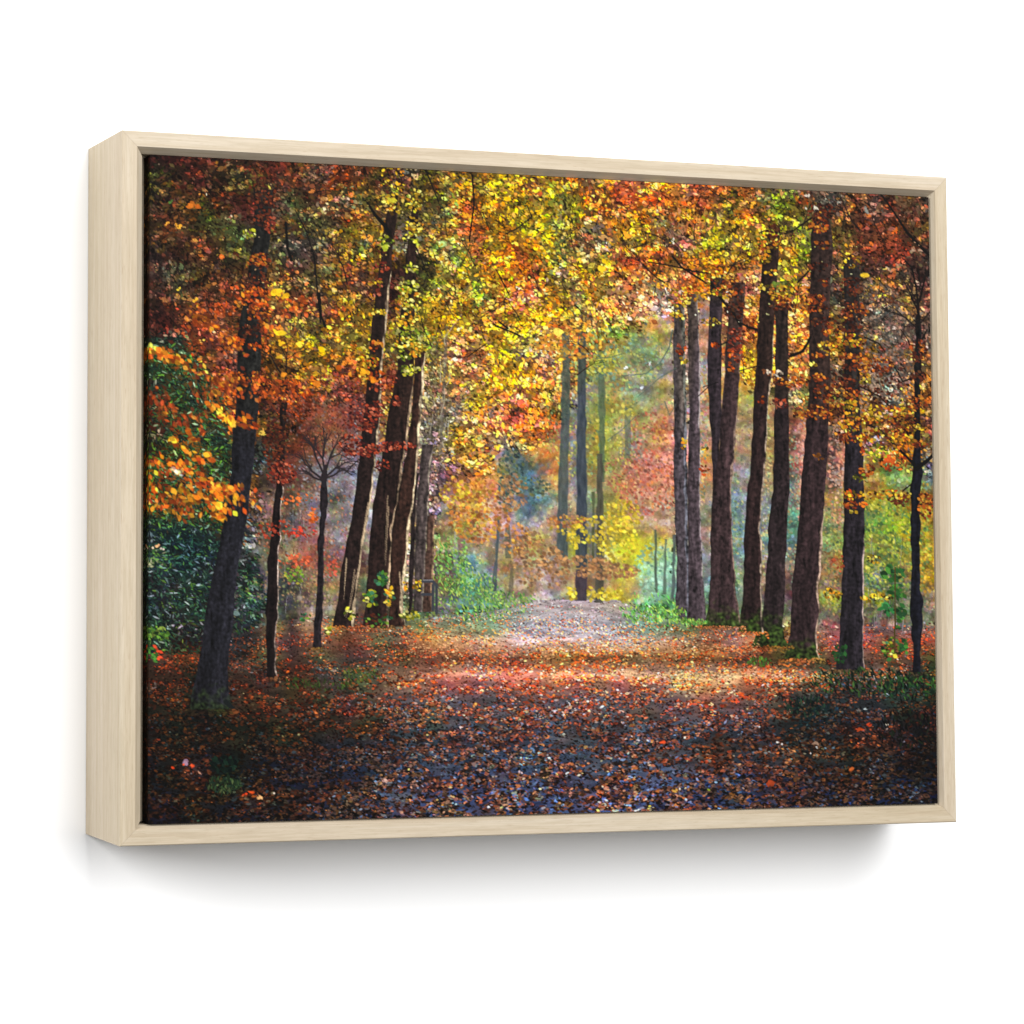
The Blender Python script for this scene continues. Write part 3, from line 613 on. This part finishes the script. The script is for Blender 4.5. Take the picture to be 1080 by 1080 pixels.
# bright yellow single leaves and pale glints
for cx, cy, a, b, th, col in ((293,352,7,2.6,.4,(232,196,40)),(303,356,4,2,.6,(200,190,40)),(295,362,4,3,.5,(238,184,36)),(314,364,4,3,.2,(240,200,60)),(294,377,4.4,2.2,.1,(224,176,40)),(299,396,3.4,3,.2,(240,150,40)),(334,406,5,3.6,.5,(226,130,36)),(291,309,5.5,4,.7,(240,190,34)),(300,313,4.2,3.4,.5,(236,180,30)),(188,305,2.6,2.2,.4,(220,190,60)),(206,317,3,3,.3,(228,168,46)),(216,205,1,2.6,-.4,(210,200,190)),(243,228,1.4,2,0,(220,190,180)),(175,236,2.4,2.8,.6,(230,160,60)),(187,238,4,2.6,.4,(228,160,50)),(200,217,5,3.4,.3,(200,110,34)),(208,218,4,3,.3,(190,96,30)),(177,212,2.6,3,.6,(80,120,54)),(284,199,3,2,.9,(220,210,90)),(412,212,5,3,.3,(196,186,50)),(405,262,4,4,.9,(170,180,50)),(335,172,2,2,.4,(170,90,40)),(485,348,2.8,2.6,.3,(240,230,170)),(495,350,2.6,2.6,.3,(236,230,120)),(384,393,5,3.6,.7,(226,160,34)),(393,402,4,3,.8,(224,134,30)),(524,474,3.2,3,.5,(226,206,50)),(588,352,5,4,.4,(245,220,90)),(574,346,3,3,.4,(244,236,120)),(589,381,4,2.6,.2,(250,206,60)),(660,391,3,2,.1,(240,240,240)),(676,410,2.6,2.2,.1,(200,206,214)),(684,385,1.2,4,.1,(220,226,220)),(632,285,4.6,3.6,.3,(232,190,40)),(662,250,5,3.4,.3,(232,150,40)),(910,293,5,3,.2,(214,176,46)),(893,262,3,2.4,.2,(226,160,40)),(850,208,4,2,.6,(196,186,206)),(858,222,5,1.6,1.0,(206,200,210)),(848,222,3,1.4,.9,(190,184,190)),(912,225,2.4,4,-.2,(130,130,150)),(816,302,4,3,.3,(104,126,48)),(936,487,5,4,.3,(196,84,34)),(893,437,3,2.6,.3,(232,170,40)),(568,206,3,3,.5,(190,86,40)),(808,396,4,1.2,.7,(190,180,190)),(818,398,4,1.4,.6,(196,186,196)),
        (196,804,4,3.4,.4,(150,110,140)),(203,808,2.4,3,.7,(236,84,44)),(194,806,2.4,2,.3,(240,96,54)),(265,836,4,1.8,.1,(214,80,30)),(665,829,2.6,2,.2,(200,80,36)),(183,809,3,1.6,.3,(220,70,30)),(210,815,4,1,.9,(220,160,130)),(258,837,3,2,.2,(220,70,30)),(272,841,5,2,.3,(236,180,120)),(289,837,2.2,1.6,.1,(240,200,180)),(406,823,2.4,4,-.5,(220,176,160)),(548,816,2,3,-.4,(220,190,190)),(699,784,4,2.4,.2,(226,80,40)),(636,742,0,0,0,(0,0,0)),(746,833,2,1.4,.4,(150,170,40)),(716,832,1.2,2,.2,(230,230,210)),(710,834,4,2,.7,(220,170,80)),(959,0,0,0,0,(0,0,0)),(933,731,1.2,4,-.3,(170,190,200)),(909,748,3.6,.9,.3,(180,190,190)),(933,763,1.2,3,-.5,(200,190,170)),(819,783,1.6,1.4,0,(240,230,220)),(823,785,1.2,1.6,0,(250,240,230)),(859,789,1.4,1.4,0,(240,236,230)),(853,795,1.2,1,0,(226,220,214)),(858,784,4,2.4,.1,(150,120,100)),(896,812,4,2.4,.1,(180,90,40)),(905,770,5,2,-.4,(176,70,30)),(914,765,4,2,-.2,(186,64,28)),(811,826,4,4,.6,(150,60,30)),(166,576,3,2.4,.2,(226,170,120)),(170,580,3,2,.4,(236,220,200)),(160,578,2,2,.4,(210,190,160))):
    if a:
        k = max(int(a * b / 2.2), 2)
        x, y = cx + rng.normal(0, a * .35, k), cy + rng.normal(0, b * .35, k)
        cc = np.clip(np.repeat(np.array([col], np.float32) / 255, k, 0) * U(.85, 1.1, k)[:, None], 0, 1).astype(np.float32)
        dabs(img, x, y, a * U(.4, .75, k), b * U(.4, .75, k), th + rng.normal(0, .4, k), cc, 1.2, .85)

# --- small plants
GL = [(44,92,44),(70,124,50),(34,66,40),(110,140,50),(60,110,80)]
clump(402,612,7,8,26,GL, (2, 3.6)); clump(390,632,8,10,26,GL + YGR, (2, 3.4)); clump(410,630,6,10,24,YEL + GL, (1.8, 3)); clump(368,648,5,6,14,YGR, (1.8, 3)); clump(400,655,16,8,50,GL + DKR, (1.4, 2.6)); clump(440,618,5,6,18,YEL); clump(428,618,3,6,10,YEL); clump(432,650,10,5,40,YGR)
clump(940,606,12,8,24,GL[:3], (2.4, 4.6)); clump(946,625,10,8,20,GL[:3], (2.4, 4.2)); clump(934,644,8,6,12,[(40,96,50),(60,130,70)], (3, 5)); clump(948,648,6,8,14,GL[:3], (2.6, 4.4)); clump(922,632,18,4,40,YEL); clump(920,592,8,5,20,YEL); clump(876,628,9,6,36,YEL); clump(882,594,6,12,14,[(196,92,56),(170,76,50)], (1.2, 2.2)); clump(938,685,10,12,34,GL + YGR, (1.8, 3.6)); clump(950,684,5,10,18,GL[:3], (2, 3.6)); clump(946,660,4,10,10,GL[:3], (2, 3))
strokes([(942,600),(942,640),(941,690)], .6, .8, (70,60,30), .9)
clump(310,607,10,10,50,[(120,150,50),(90,120,50),(160,150,60)], (1.4, 2.6)); clump(346,665,4,4,8,YGR, (2, 3)); clump(322,652,6,5,14,GL); clump(345,600,0.1,0.1,1,GL)
clump(290,560,20,10,0 + 40,[(176,70,44),(150,60,44)], (1.2, 2.4)); clump(318,562,16,6,36,[(200,60,44),(176,70,50)], (1.4, 2.6)); clump(312,592,18,8,46,[(206,96,60),(180,84,60)], (1.4, 2.8)); clump(350,600,6,10,22,[(206,86,60),(190,90,70)], (1.4, 2.6)); clump(330,545,5,8,20,[(220,100,40),(230,130,60)], (1.6, 2.8)); clump(316,528,20,6,20,[(216,110,50),(200,90,50)], (1.4, 2.6))
clump(165,668,12,8,60,[(70,110,40),(96,136,50),(40,66,30),(120,140,60)], (1.6, 3.6), .6, asp=.35); clump(164,690,8,8,26,[(70,120,50),(50,90,40),(200,70,40)], (1.8, 3.2))
clump(165,590,12,10,30,[(90,130,60),(60,96,50),(180,180,140)], (1.6, 3.2), .6, asp=.35); clump(262,620,12,14,30,[(120,140,130),(80,120,70),(150,150,90)], (1.4, 3), .6, asp=.35)
clump(236,828,18,9,110,[(50,70,40),(36,56,36),(80,92,56),(24,40,30)], (2.2, 4.2), 1.5, asp=.25); clump(236,806,14,8,60,[(16,30,24),(20,40,30),(10,20,18)], (2, 4), .8)
clump(905,720,60,14,300,[(24,40,28),(16,30,24),(40,64,36),(56,84,40),(12,18,18)], (2, 4), 1.3, asp=.25); clump(955,725,30,16,160,[(30,60,34),(20,36,26),(60,100,44),(12,16,16)], (2, 4), 1.2, asp=.25); clump(850,745,24,10,110,[(20,36,36),(14,24,24),(34,54,40)], (2, 4), 1.2, asp=.25); clump(955,770,34,20,160,[(14,16,14),(26,34,22),(40,24,20),(10,10,14)], (2, 4), 1.3, asp=.3); clump(382,712,20,8,70,[(80,96,44),(60,80,36),(110,110,50)], (1.4, 3), 1.3, asp=.3); clump(345,722,26,6,60,[(60,80,34),(44,56,26)], (1.4, 3), 1.3, asp=.3); clump(310,720,10,6,26,[(60,84,34),(44,60,30)], (1.4, 3), 1.3, asp=.3); clump(800,699,14,5,46,[(60,100,40),(90,120,44)], (1.4, 2.8), 1.3, asp=.3); clump(884,690,8,10,40,[(30,56,36),(40,80,40)], (1.6, 3), .9)
# --- the dark tube rail beside the path
for p in ([(445,614),(456,614),(460,618),(460,648)], [(445,628),(455,628)], [(456,618),(456,644)]):
    strokes(p, 1.2, 1.2, (58,60,66), 1, .8)
strokes([(446,613),(456,613)], .4, .4, (130,130,136), .8)

# light streaks of pale leaves across the sunlit litter, glints in the canopy
x, y = U(620, 820, 900), rng.normal(713, 3.0, 900)
dabs(img, x, y, U(.6, 1.6, 900), U(.4, .8, 900), 0, np.clip(np.array([(1, .82, .58)]) * U(.3, 1.05, 900)[:, None], 0, 1).astype(np.float32), .8, np.clip(1 - np.abs(x - 730) / 100, 0, .8))
x, y = U(430, 800, 1000), rng.normal(684, 5, 1000)
dabs(img, x, y, U(.6, 1.4, 1000), U(.4, .7, 1000), 0, np.clip(np.array([(.98, .74, .52)]) * U(.4, 1.05, 1000)[:, None], 0, 1).astype(np.float32), .8, .7)
x, y = scatter(1500, m_fol * (DY < 345))
gl = np.clip(col_at(x, y, 3) * 2.0 + U(.02, .25, len(x))[:, None], 0, 1).astype(np.float32)
dabs(img, x, y, U(.5, 1.1, len(x)), U(.4, .8, len(x)), U(0, 3, len(x)), gl, .7, .85)
x, y = scatter(2600, m_fol * (DY < 345))
dabs(img, x, y, U(.8, 2.0, len(x)), U(.5, 1.0, len(x)), U(0, 3, len(x)), (col_at(x, y, 3) * .2).astype(np.float32), .7, .85)
blue = np.clip((DY - 800) / 50, 0, 1) * np.clip((DX - 330) / 150, 0, 1)
img = img * (1 + np.array([-.06, -.05, .10]) * (blue * np.clip(1.1 - 2.2 * (img[..., 0] - img[..., 2]) / .2, 0, 1))[..., None])
img = np.clip((img * 1.09 - .022) * (1 + .035 * noise(0, 0)[..., None]), 0.008, 1)
mn = np.minimum(img[..., 0], img[..., 2])
img[..., 1] = np.maximum(img[..., 1], img[..., 1] * .45 + mn * .5)
fb = np.clip(1 - m_ground, 0, 1) * np.clip((480 - DY) / 60, 0, 1) * (1 - m_bg)
img[..., 2] -= fb * .65 * np.maximum(img[..., 2] - .8 * img[..., 1], 0)
img[..., 1] += fb * .16 * np.maximum(img[..., 0] - 2.2 * img[..., 1], 0)
# crisp the print a little
img = np.clip(img + .35 * (img - blur(img, 1)), 0, 1).astype(np.float32)


def lin(c):
    return np.where(c <= .04045, c / 12.92, ((c + .055) / 1.055) ** 2.4)

# ------------------------------------------------------------------ geometry
# 1 unit = the frame's width.  Wall lies in the XZ plane (y = 0), the viewer is at -y.
W, H, D = 1.0, 0.73936, 0.12041            # frame width, height, depth
FW = 0.0162                                # width of the front face of a rail
CF, CT = 0.004, 0.0200                     # canvas front below the rail fronts, canvas thickness
IL, IR, IT, IB = .0318, .0221, .0238, .0214   # canvas inset from the frame's outer edges
ZC = 1.5                                   # hanging height
PLAY = 0.0


def link(name, mesh, parent=None, mat=None):
    o = bpy.data.objects.new(name, mesh)
    C.objects.link(o)
    if parent:
        o.parent = parent
    if mat:
        mesh.materials.append(mat)
    return o


def new_mat(name):
    m = bpy.data.materials.new(name)
    m.use_nodes = True
    nt = m.node_tree
    b = nt.nodes['Principled BSDF']
    return m, nt, b


def wood_mat():
    m, nt, b = new_mat('pale_maple_wood')
    N, L = nt.nodes.new, nt.links.new
    tc = N('ShaderNodeTexCoord'); oi = N('ShaderNodeObjectInfo')
    off = N('ShaderNodeVectorMath'); off.operation = 'MULTIPLY_ADD'
    off.inputs[1].default_value = (1, 1, 1)
    comb = N('ShaderNodeCombineXYZ')
    mul = N('ShaderNodeMath'); mul.operation = 'MULTIPLY'; mul.inputs[1].default_value = 13.0
    L(oi.outputs['Random'], mul.inputs[0])
    for i in range(3):
        L(mul.outputs[0], comb.inputs[i])
    L(tc.outputs['Object'], off.inputs[0]); L(comb.outputs[0], off.inputs[2])

    def streak(sx, syz, detail):
        mp = N('ShaderNodeMapping'); mp.inputs['Scale'].default_value = (sx, syz, syz)
        n = N('ShaderNodeTexNoise'); n.inputs['Scale'].default_value = 1.0
        n.inputs['Detail'].default_value = detail; n.inputs['Roughness'].default_value = .55
        L(off.outputs[0], mp.inputs['Vector']); L(mp.outputs[0], n.inputs['Vector'])
        return n
    fine, mid, broad, pores = streak(26, 620, 3), streak(3.2, 130, 3), streak(1.4, 7, 2), streak(70, 900, 1)

    def ramp(src, stops):
        r = N('ShaderNodeValToRGB')
        e = r.color_ramp.elements
        e[0].position, e[0].color = stops[0][0], stops[0][1] + (1,)
        e[1].position, e[1].color = stops[-1][0], stops[-1][1] + (1,)
        for p, c in stops[1:-1]:
            q = e.new(p); q.color = c + (1,)
        L(src.outputs['Fac'], r.inputs['Fac'])
        return r
    r0 = ramp(mid, [(.34, WOOD_A), (.5, WOOD_B), (.66, WOOD_C)])
    r1 = ramp(fine, [(.35, (.90, .89, .87)), (.62, (1.03, 1.03, 1.04))])
    r2 = ramp(broad, [(.3, (.96, .95, .90)), (.7, (1.04, 1.04, 1.06))])
    r3 = ramp(pores, [(.27, (.86, .82, .78)), (.38, (1, 1, 1))])
    prev = r0.outputs['Color']
    for r in (r1, r2, r3):
        x = N('ShaderNodeMix'); x.data_type = 'RGBA'; x.blend_type = 'MULTIPLY'; x.inputs[0].default_value = 1.0
        L(prev, x.inputs[6]); L(r.outputs['Color'], x.inputs[7]); prev = x.outputs[2]
    L(prev, b.inputs['Base Color'])
    b.inputs['Roughness'].default_value = .55
    b.inputs['Specular IOR Level'].default_value = .25
    bp = N('ShaderNodeBump'); bp.inputs['Strength'].default_value = .12; bp.inputs['Distance'].default_value = .0006
    L(fine.outputs['Fac'], bp.inputs['Height']); L(bp.outputs[0], b.inputs['Normal'])
    return m


WOOD_A, WOOD_B, WOOD_C = (.384, .316, .226), (.416, .350, .258), (.440, .378, .290)
wood = wood_mat()


def wall_mat():
    m, nt, b = new_mat('white_wall_paint')
    N, L = nt.nodes.new, nt.links.new
    n = N('ShaderNodeTexNoise'); n.inputs['Scale'].default_value = 3.0; n.inputs['Detail'].default_value = 3
    r = N('ShaderNodeValToRGB')
    r.color_ramp.elements[0].color = (.885, .885, .885, 1); r.color_ramp.elements[1].color = (.90, .90, .90, 1)
    tc = N('ShaderNodeTexCoord')
    L(tc.outputs['Object'], n.inputs['Vector']); L(n.outputs['Fac'], r.inputs['Fac']); L(r.outputs[0], b.inputs['Base Color'])
    b.inputs['Roughness'].default_value = .9
    b.inputs['Specular IOR Level'].default_value = .1
    return m


def canvas_mat():
    m, nt, b = new_mat('printed_canvas')
    N, L = nt.nodes.new, nt.links.new
    a = N('ShaderNodeAttribute'); a.attribute_name = 'print'
    L(a.outputs['Color'], b.inputs['Base Color'])
    b.inputs['Roughness'].default_value = .75
    b.inputs['Specular IOR Level'].default_value = .08
    tc = N('ShaderNodeTexCoord')
    hs = []
    for d in ('X', 'Z'):
        w = N('ShaderNodeTexWave'); w.bands_direction = d; w.inputs['Scale'].default_value = 420.0; w.inputs['Distortion'].default_value = .4
        L(tc.outputs['Object'], w.inputs['Vector']); hs.append(w)
    ad = N('ShaderNodeMath'); ad.operation = 'ADD'
    L(hs[0].outputs['Fac'], ad.inputs[0]); L(hs[1].outputs['Fac'], ad.inputs[1])
    bp = N('ShaderNodeBump'); bp.inputs['Strength'].default_value = .15; bp.inputs['Distance'].default_value = .0003
    L(ad.outputs[0], bp.inputs['Height']); L(bp.outputs[0], b.inputs['Normal'])
    return m


# ------------------------------------------------------------------ the wall
bm = bmesh.new()
vs = [bm.verts.new(v) for v in ((-9, 0, -5), (9, 0, -5), (9, 0, 8), (-9, 0, 8))]
bm.faces.new(vs)
me = bpy.data.meshes.new('wall'); bm.to_mesh(me); bm.free()
wall = link('wall', me, None, wall_mat())
wall['kind'] = 'structure'

# ------------------------------------------------------------------ the framed canvas
root = bpy.data.objects.new('framed_canvas', None)
C.objects.link(root)
root.location = (0, 0, ZC)
root.empty_display_size = .1
root['label'] = 'autumn forest path canvas in a deep pale maple floating frame, hanging on the white wall'
root['category'] = 'wall art'


def rail(length, lip):
    """A mitred rail along local X: outer side at local z=0, depth along y (wall at 0, front at -D)."""
    e = .0011
    prof = [(0, -.0006), (0, -D + e), (e, -D), (FW, -D), (FW + lip, -D + .009), (FW + lip, -.0006)]
    bm = bmesh.new()
    A = [bm.verts.new((-length / 2 + i, y, -i)) for i, y in prof]
    B = [bm.verts.new((length / 2 - i, y, -i)) for i, y in prof]
    n = len(prof)
    for k in range(n):
        bm.faces.new((A[k], B[k], B[(k + 1) % n], A[(k + 1) % n]))
    bm.faces.new(A[::-1]); bm.faces.new(B)
    bmesh.ops.recalc_face_normals(bm, faces=bm.faces)
    me = bpy.data.meshes.new('frame_rail')
    bm.to_mesh(me); bm.free()
    return me


for lip, length, loc, rot, lab in ((.0062, W, (0, 0, H / 2), 0, 'top rail of the frame'), (.0050, H, (W / 2, 0, 0), math.pi / 2, 'right upright of the frame'),
                         (.0046, W, (0, 0, -H / 2), math.pi, 'bottom rail of the frame'), (.0085, H, (-W / 2, 0, 0), -math.pi / 2, 'left upright of the frame with its outer side showing')):
    # rails butt at the mitres with a hair of a gap
    o = link('frame_rail', rail(length - .0002, lip), root, wood)
    o.location = loc
    o.rotation_euler = (0, rot, 0)
    o['label'] = lab

# backing board in the recess
yb = -(D - CF - CT)
bm = bmesh.new()
bmesh.ops.create_cube(bm, size=1, matrix=Matrix.Translation((0, yb + .003, 0)) @ Matrix.Diagonal((W - 2 * FW - .018, .006, H - 2 * FW - .0128, 1)))
me = bpy.data.meshes.new('backing_board'); bm.to_mesh(me); bm.free()
link('backing_board', me, root, wood)

# printed canvas: front sheet wrapped round the stretcher, colours mirrored on its sides
corners = [(156.2, 162.8), (977.5, 211.0), (986.0, 847.5), (156.8, 869.2)]     # design quad of the front sheet


def homog(src, dst):
    A = []
    for (x, y), (u, v) in zip(src, dst):
        A.append([x, y, 1, 0, 0, 0, -u * x, -u * y, -u]); A.append([0, 0, 0, x, y, 1, -v * x, -v * y, -v])
    return np.linalg.svd(np.array(A, float))[2][-1].reshape(3, 3)


xa, xb, zt, zb = -W / 2 + IL, W / 2 - IR, H / 2 - IT, -H / 2 + IB
HM = homog([(0, 0), (1, 0), (1, 1), (0, 1)], corners)
lin_img = lin(img).astype(np.float32) / np.float32(GAIN)


def colours(u, v):
    u, v = 1 - np.abs(1 - np.abs(u)), 1 - np.abs(1 - np.abs(v))     # mirrored wrap past the edges
    p = np.stack([u, v, np.ones_like(u)], -1) @ HM.T
    x, y = (p[..., 0] / p[..., 2] - X0) * S - .5, (p[..., 1] / p[..., 2] - Y0) * S - .5
    i, j = np.clip(x.astype(int), 0, PW - 2), np.clip(y.astype(int), 0, PH - 2)
    a, b = np.clip(x - i, 0, 1)[..., None], np.clip(y - j, 0, 1)[..., None]
    return (lin_img[j, i] * (1 - a) + lin_img[j, i + 1] * a) * (1 - b) + (lin_img[j + 1, i] * (1 - a) + lin_img[j + 1, i + 1] * a) * b


NX, NY, NS = 1150, 930, 40
yf = -(D - CF)
verts, cols, faces, base_i = [], [], [], 0


def sheet(P, Q, flip=False):
    global base_i
    r, c = P.shape[:2]
    verts.append(P.reshape(-1, 3)); cols.append(Q.reshape(-1, 3))
    k = (np.arange(r - 1)[:, None] * c + np.arange(c - 1)[None]).ravel() + base_i
    f = np.stack([k, k + c, k + c + 1, k + 1], 1)
    faces.append(f[:, ::-1] if flip else f)
    base_i += r * c


u, v = np.meshgrid(np.linspace(0, 1, NX), np.linspace(0, 1, NY))
sheet(np.stack([xa + (xb - xa) * u, np.full_like(u, yf), zt + (zb - zt) * v], -1), colours(u, v))
for side in 'LR':
    t, v = np.meshgrid(np.linspace(0, 1, NS), np.linspace(0, 1, NY))
    uu = -t * CT / (xb - xa) if side == 'L' else 1 + t * CT / (xb - xa)
    X = xa if side == 'L' else xb
    sheet(np.stack([np.full_like(t, X), yf + t * CT, zt + (zb - zt) * v], -1), colours(uu, v), side == 'L')
for side in 'TB':
    t, u = np.meshgrid(np.linspace(0, 1, NS), np.linspace(0, 1, NX), indexing='ij')
    vv = -t * CT / (zt - zb) if side == 'T' else 1 + t * CT / (zt - zb)
    Z = zt if side == 'T' else zb
    sheet(np.stack([xa + (xb - xa) * u, yf + t * CT, np.full_like(t, Z)], -1), colours(u, vv), side == 'T')
V, Q, F = np.concatenate(verts), np.concatenate(cols), np.concatenate(faces)
me = bpy.data.meshes.new('canvas_print')
me.vertices.add(len(V)); me.vertices.foreach_set('co', V.astype(np.float32).ravel())
me.loops.add(F.size); me.loops.foreach_set('vertex_index', F.astype(np.int32).ravel())
me.polygons.add(len(F)); me.polygons.foreach_set('loop_start', np.arange(0, F.size, 4, dtype=np.int32))
me.update(calc_edges=True)
at = me.color_attributes.new('print', 'FLOAT_COLOR', 'POINT')
at.data.foreach_set('color', np.concatenate([Q, np.ones((len(Q), 1), np.float32)], 1).astype(np.float32).ravel())
cv = link('canvas_print', me, root, canvas_mat())
cv['label'] = 'printed canvas showing a leaf-strewn path between autumn trees'

# ------------------------------------------------------------------ light
world = bpy.data.worlds.new('World')
bpy.context.scene.world = world
world.use_nodes = True
bg = world.node_tree.nodes['Background']
bg.inputs['Color'].default_value = (1, 1, 1, 1)
bg.inputs['Strength'].default_value = WORLD


def area(name, loc, target, size, power, size_y=None):
    l = bpy.data.lights.new(name, 'AREA')
    l.shape = 'RECTANGLE'; l.size = size; l.size_y = size_y or size; l.energy = power
    o = bpy.data.objects.new(name, l)
    C.objects.link(o)
    o.location = loc
    o.rotation_euler = (Vector(target) - Vector(loc)).to_track_quat('-Z', 'Y').to_euler()
    return o


for L_ in LIGHTS:
    area(*L_)

# ------------------------------------------------------------------ camera
f, rv, t = 2532.8828, np.array([-0.05351, 0.28079, -0.01261]), np.array([0.5565, -0.06492, -2.61489])
cx, cy = 49.94142, 455.67873
th = np.linalg.norm(rv); k = rv / th
K = np.array([[0, -k[2], k[1]], [k[2], 0, -k[0]], [-k[1], k[0], 0]])
R = np.eye(3) + np.sin(th) * K + (1 - np.cos(th)) * K @ K
M = np.array([[1, 0, 0], [0, 0, -1], [0, 1, 0]], float)          # object space (x, y up, z to viewer) -> world
loc = M @ (-R.T @ t) + np.array([0, -D, ZC])
rot = M @ R.T
cd = bpy.data.cameras.new('camera')
cam = bpy.data.objects.new('camera', cd)
C.objects.link(cam)
mw = Matrix([list(rot[i]) + [loc[i]] for i in range(3)] + [[0, 0, 0, 1]])
cam.matrix_world = mw
cd.sensor_width = 36; cd.lens = f / 1080 * 36
cd.shift_x = (540 - cx) / 1080
cd.shift_y = (cy - 540) / 1080
cd.clip_end = 100
sc = bpy.context.scene
sc.camera = cam
sc.view_settings.view_transform = 'Standard'
sc.view_settings.look = 'None'
sc.view_settings.exposure = 0
sc.view_settings.gamma = 1
sc.view_settings.use_curve_mapping = False
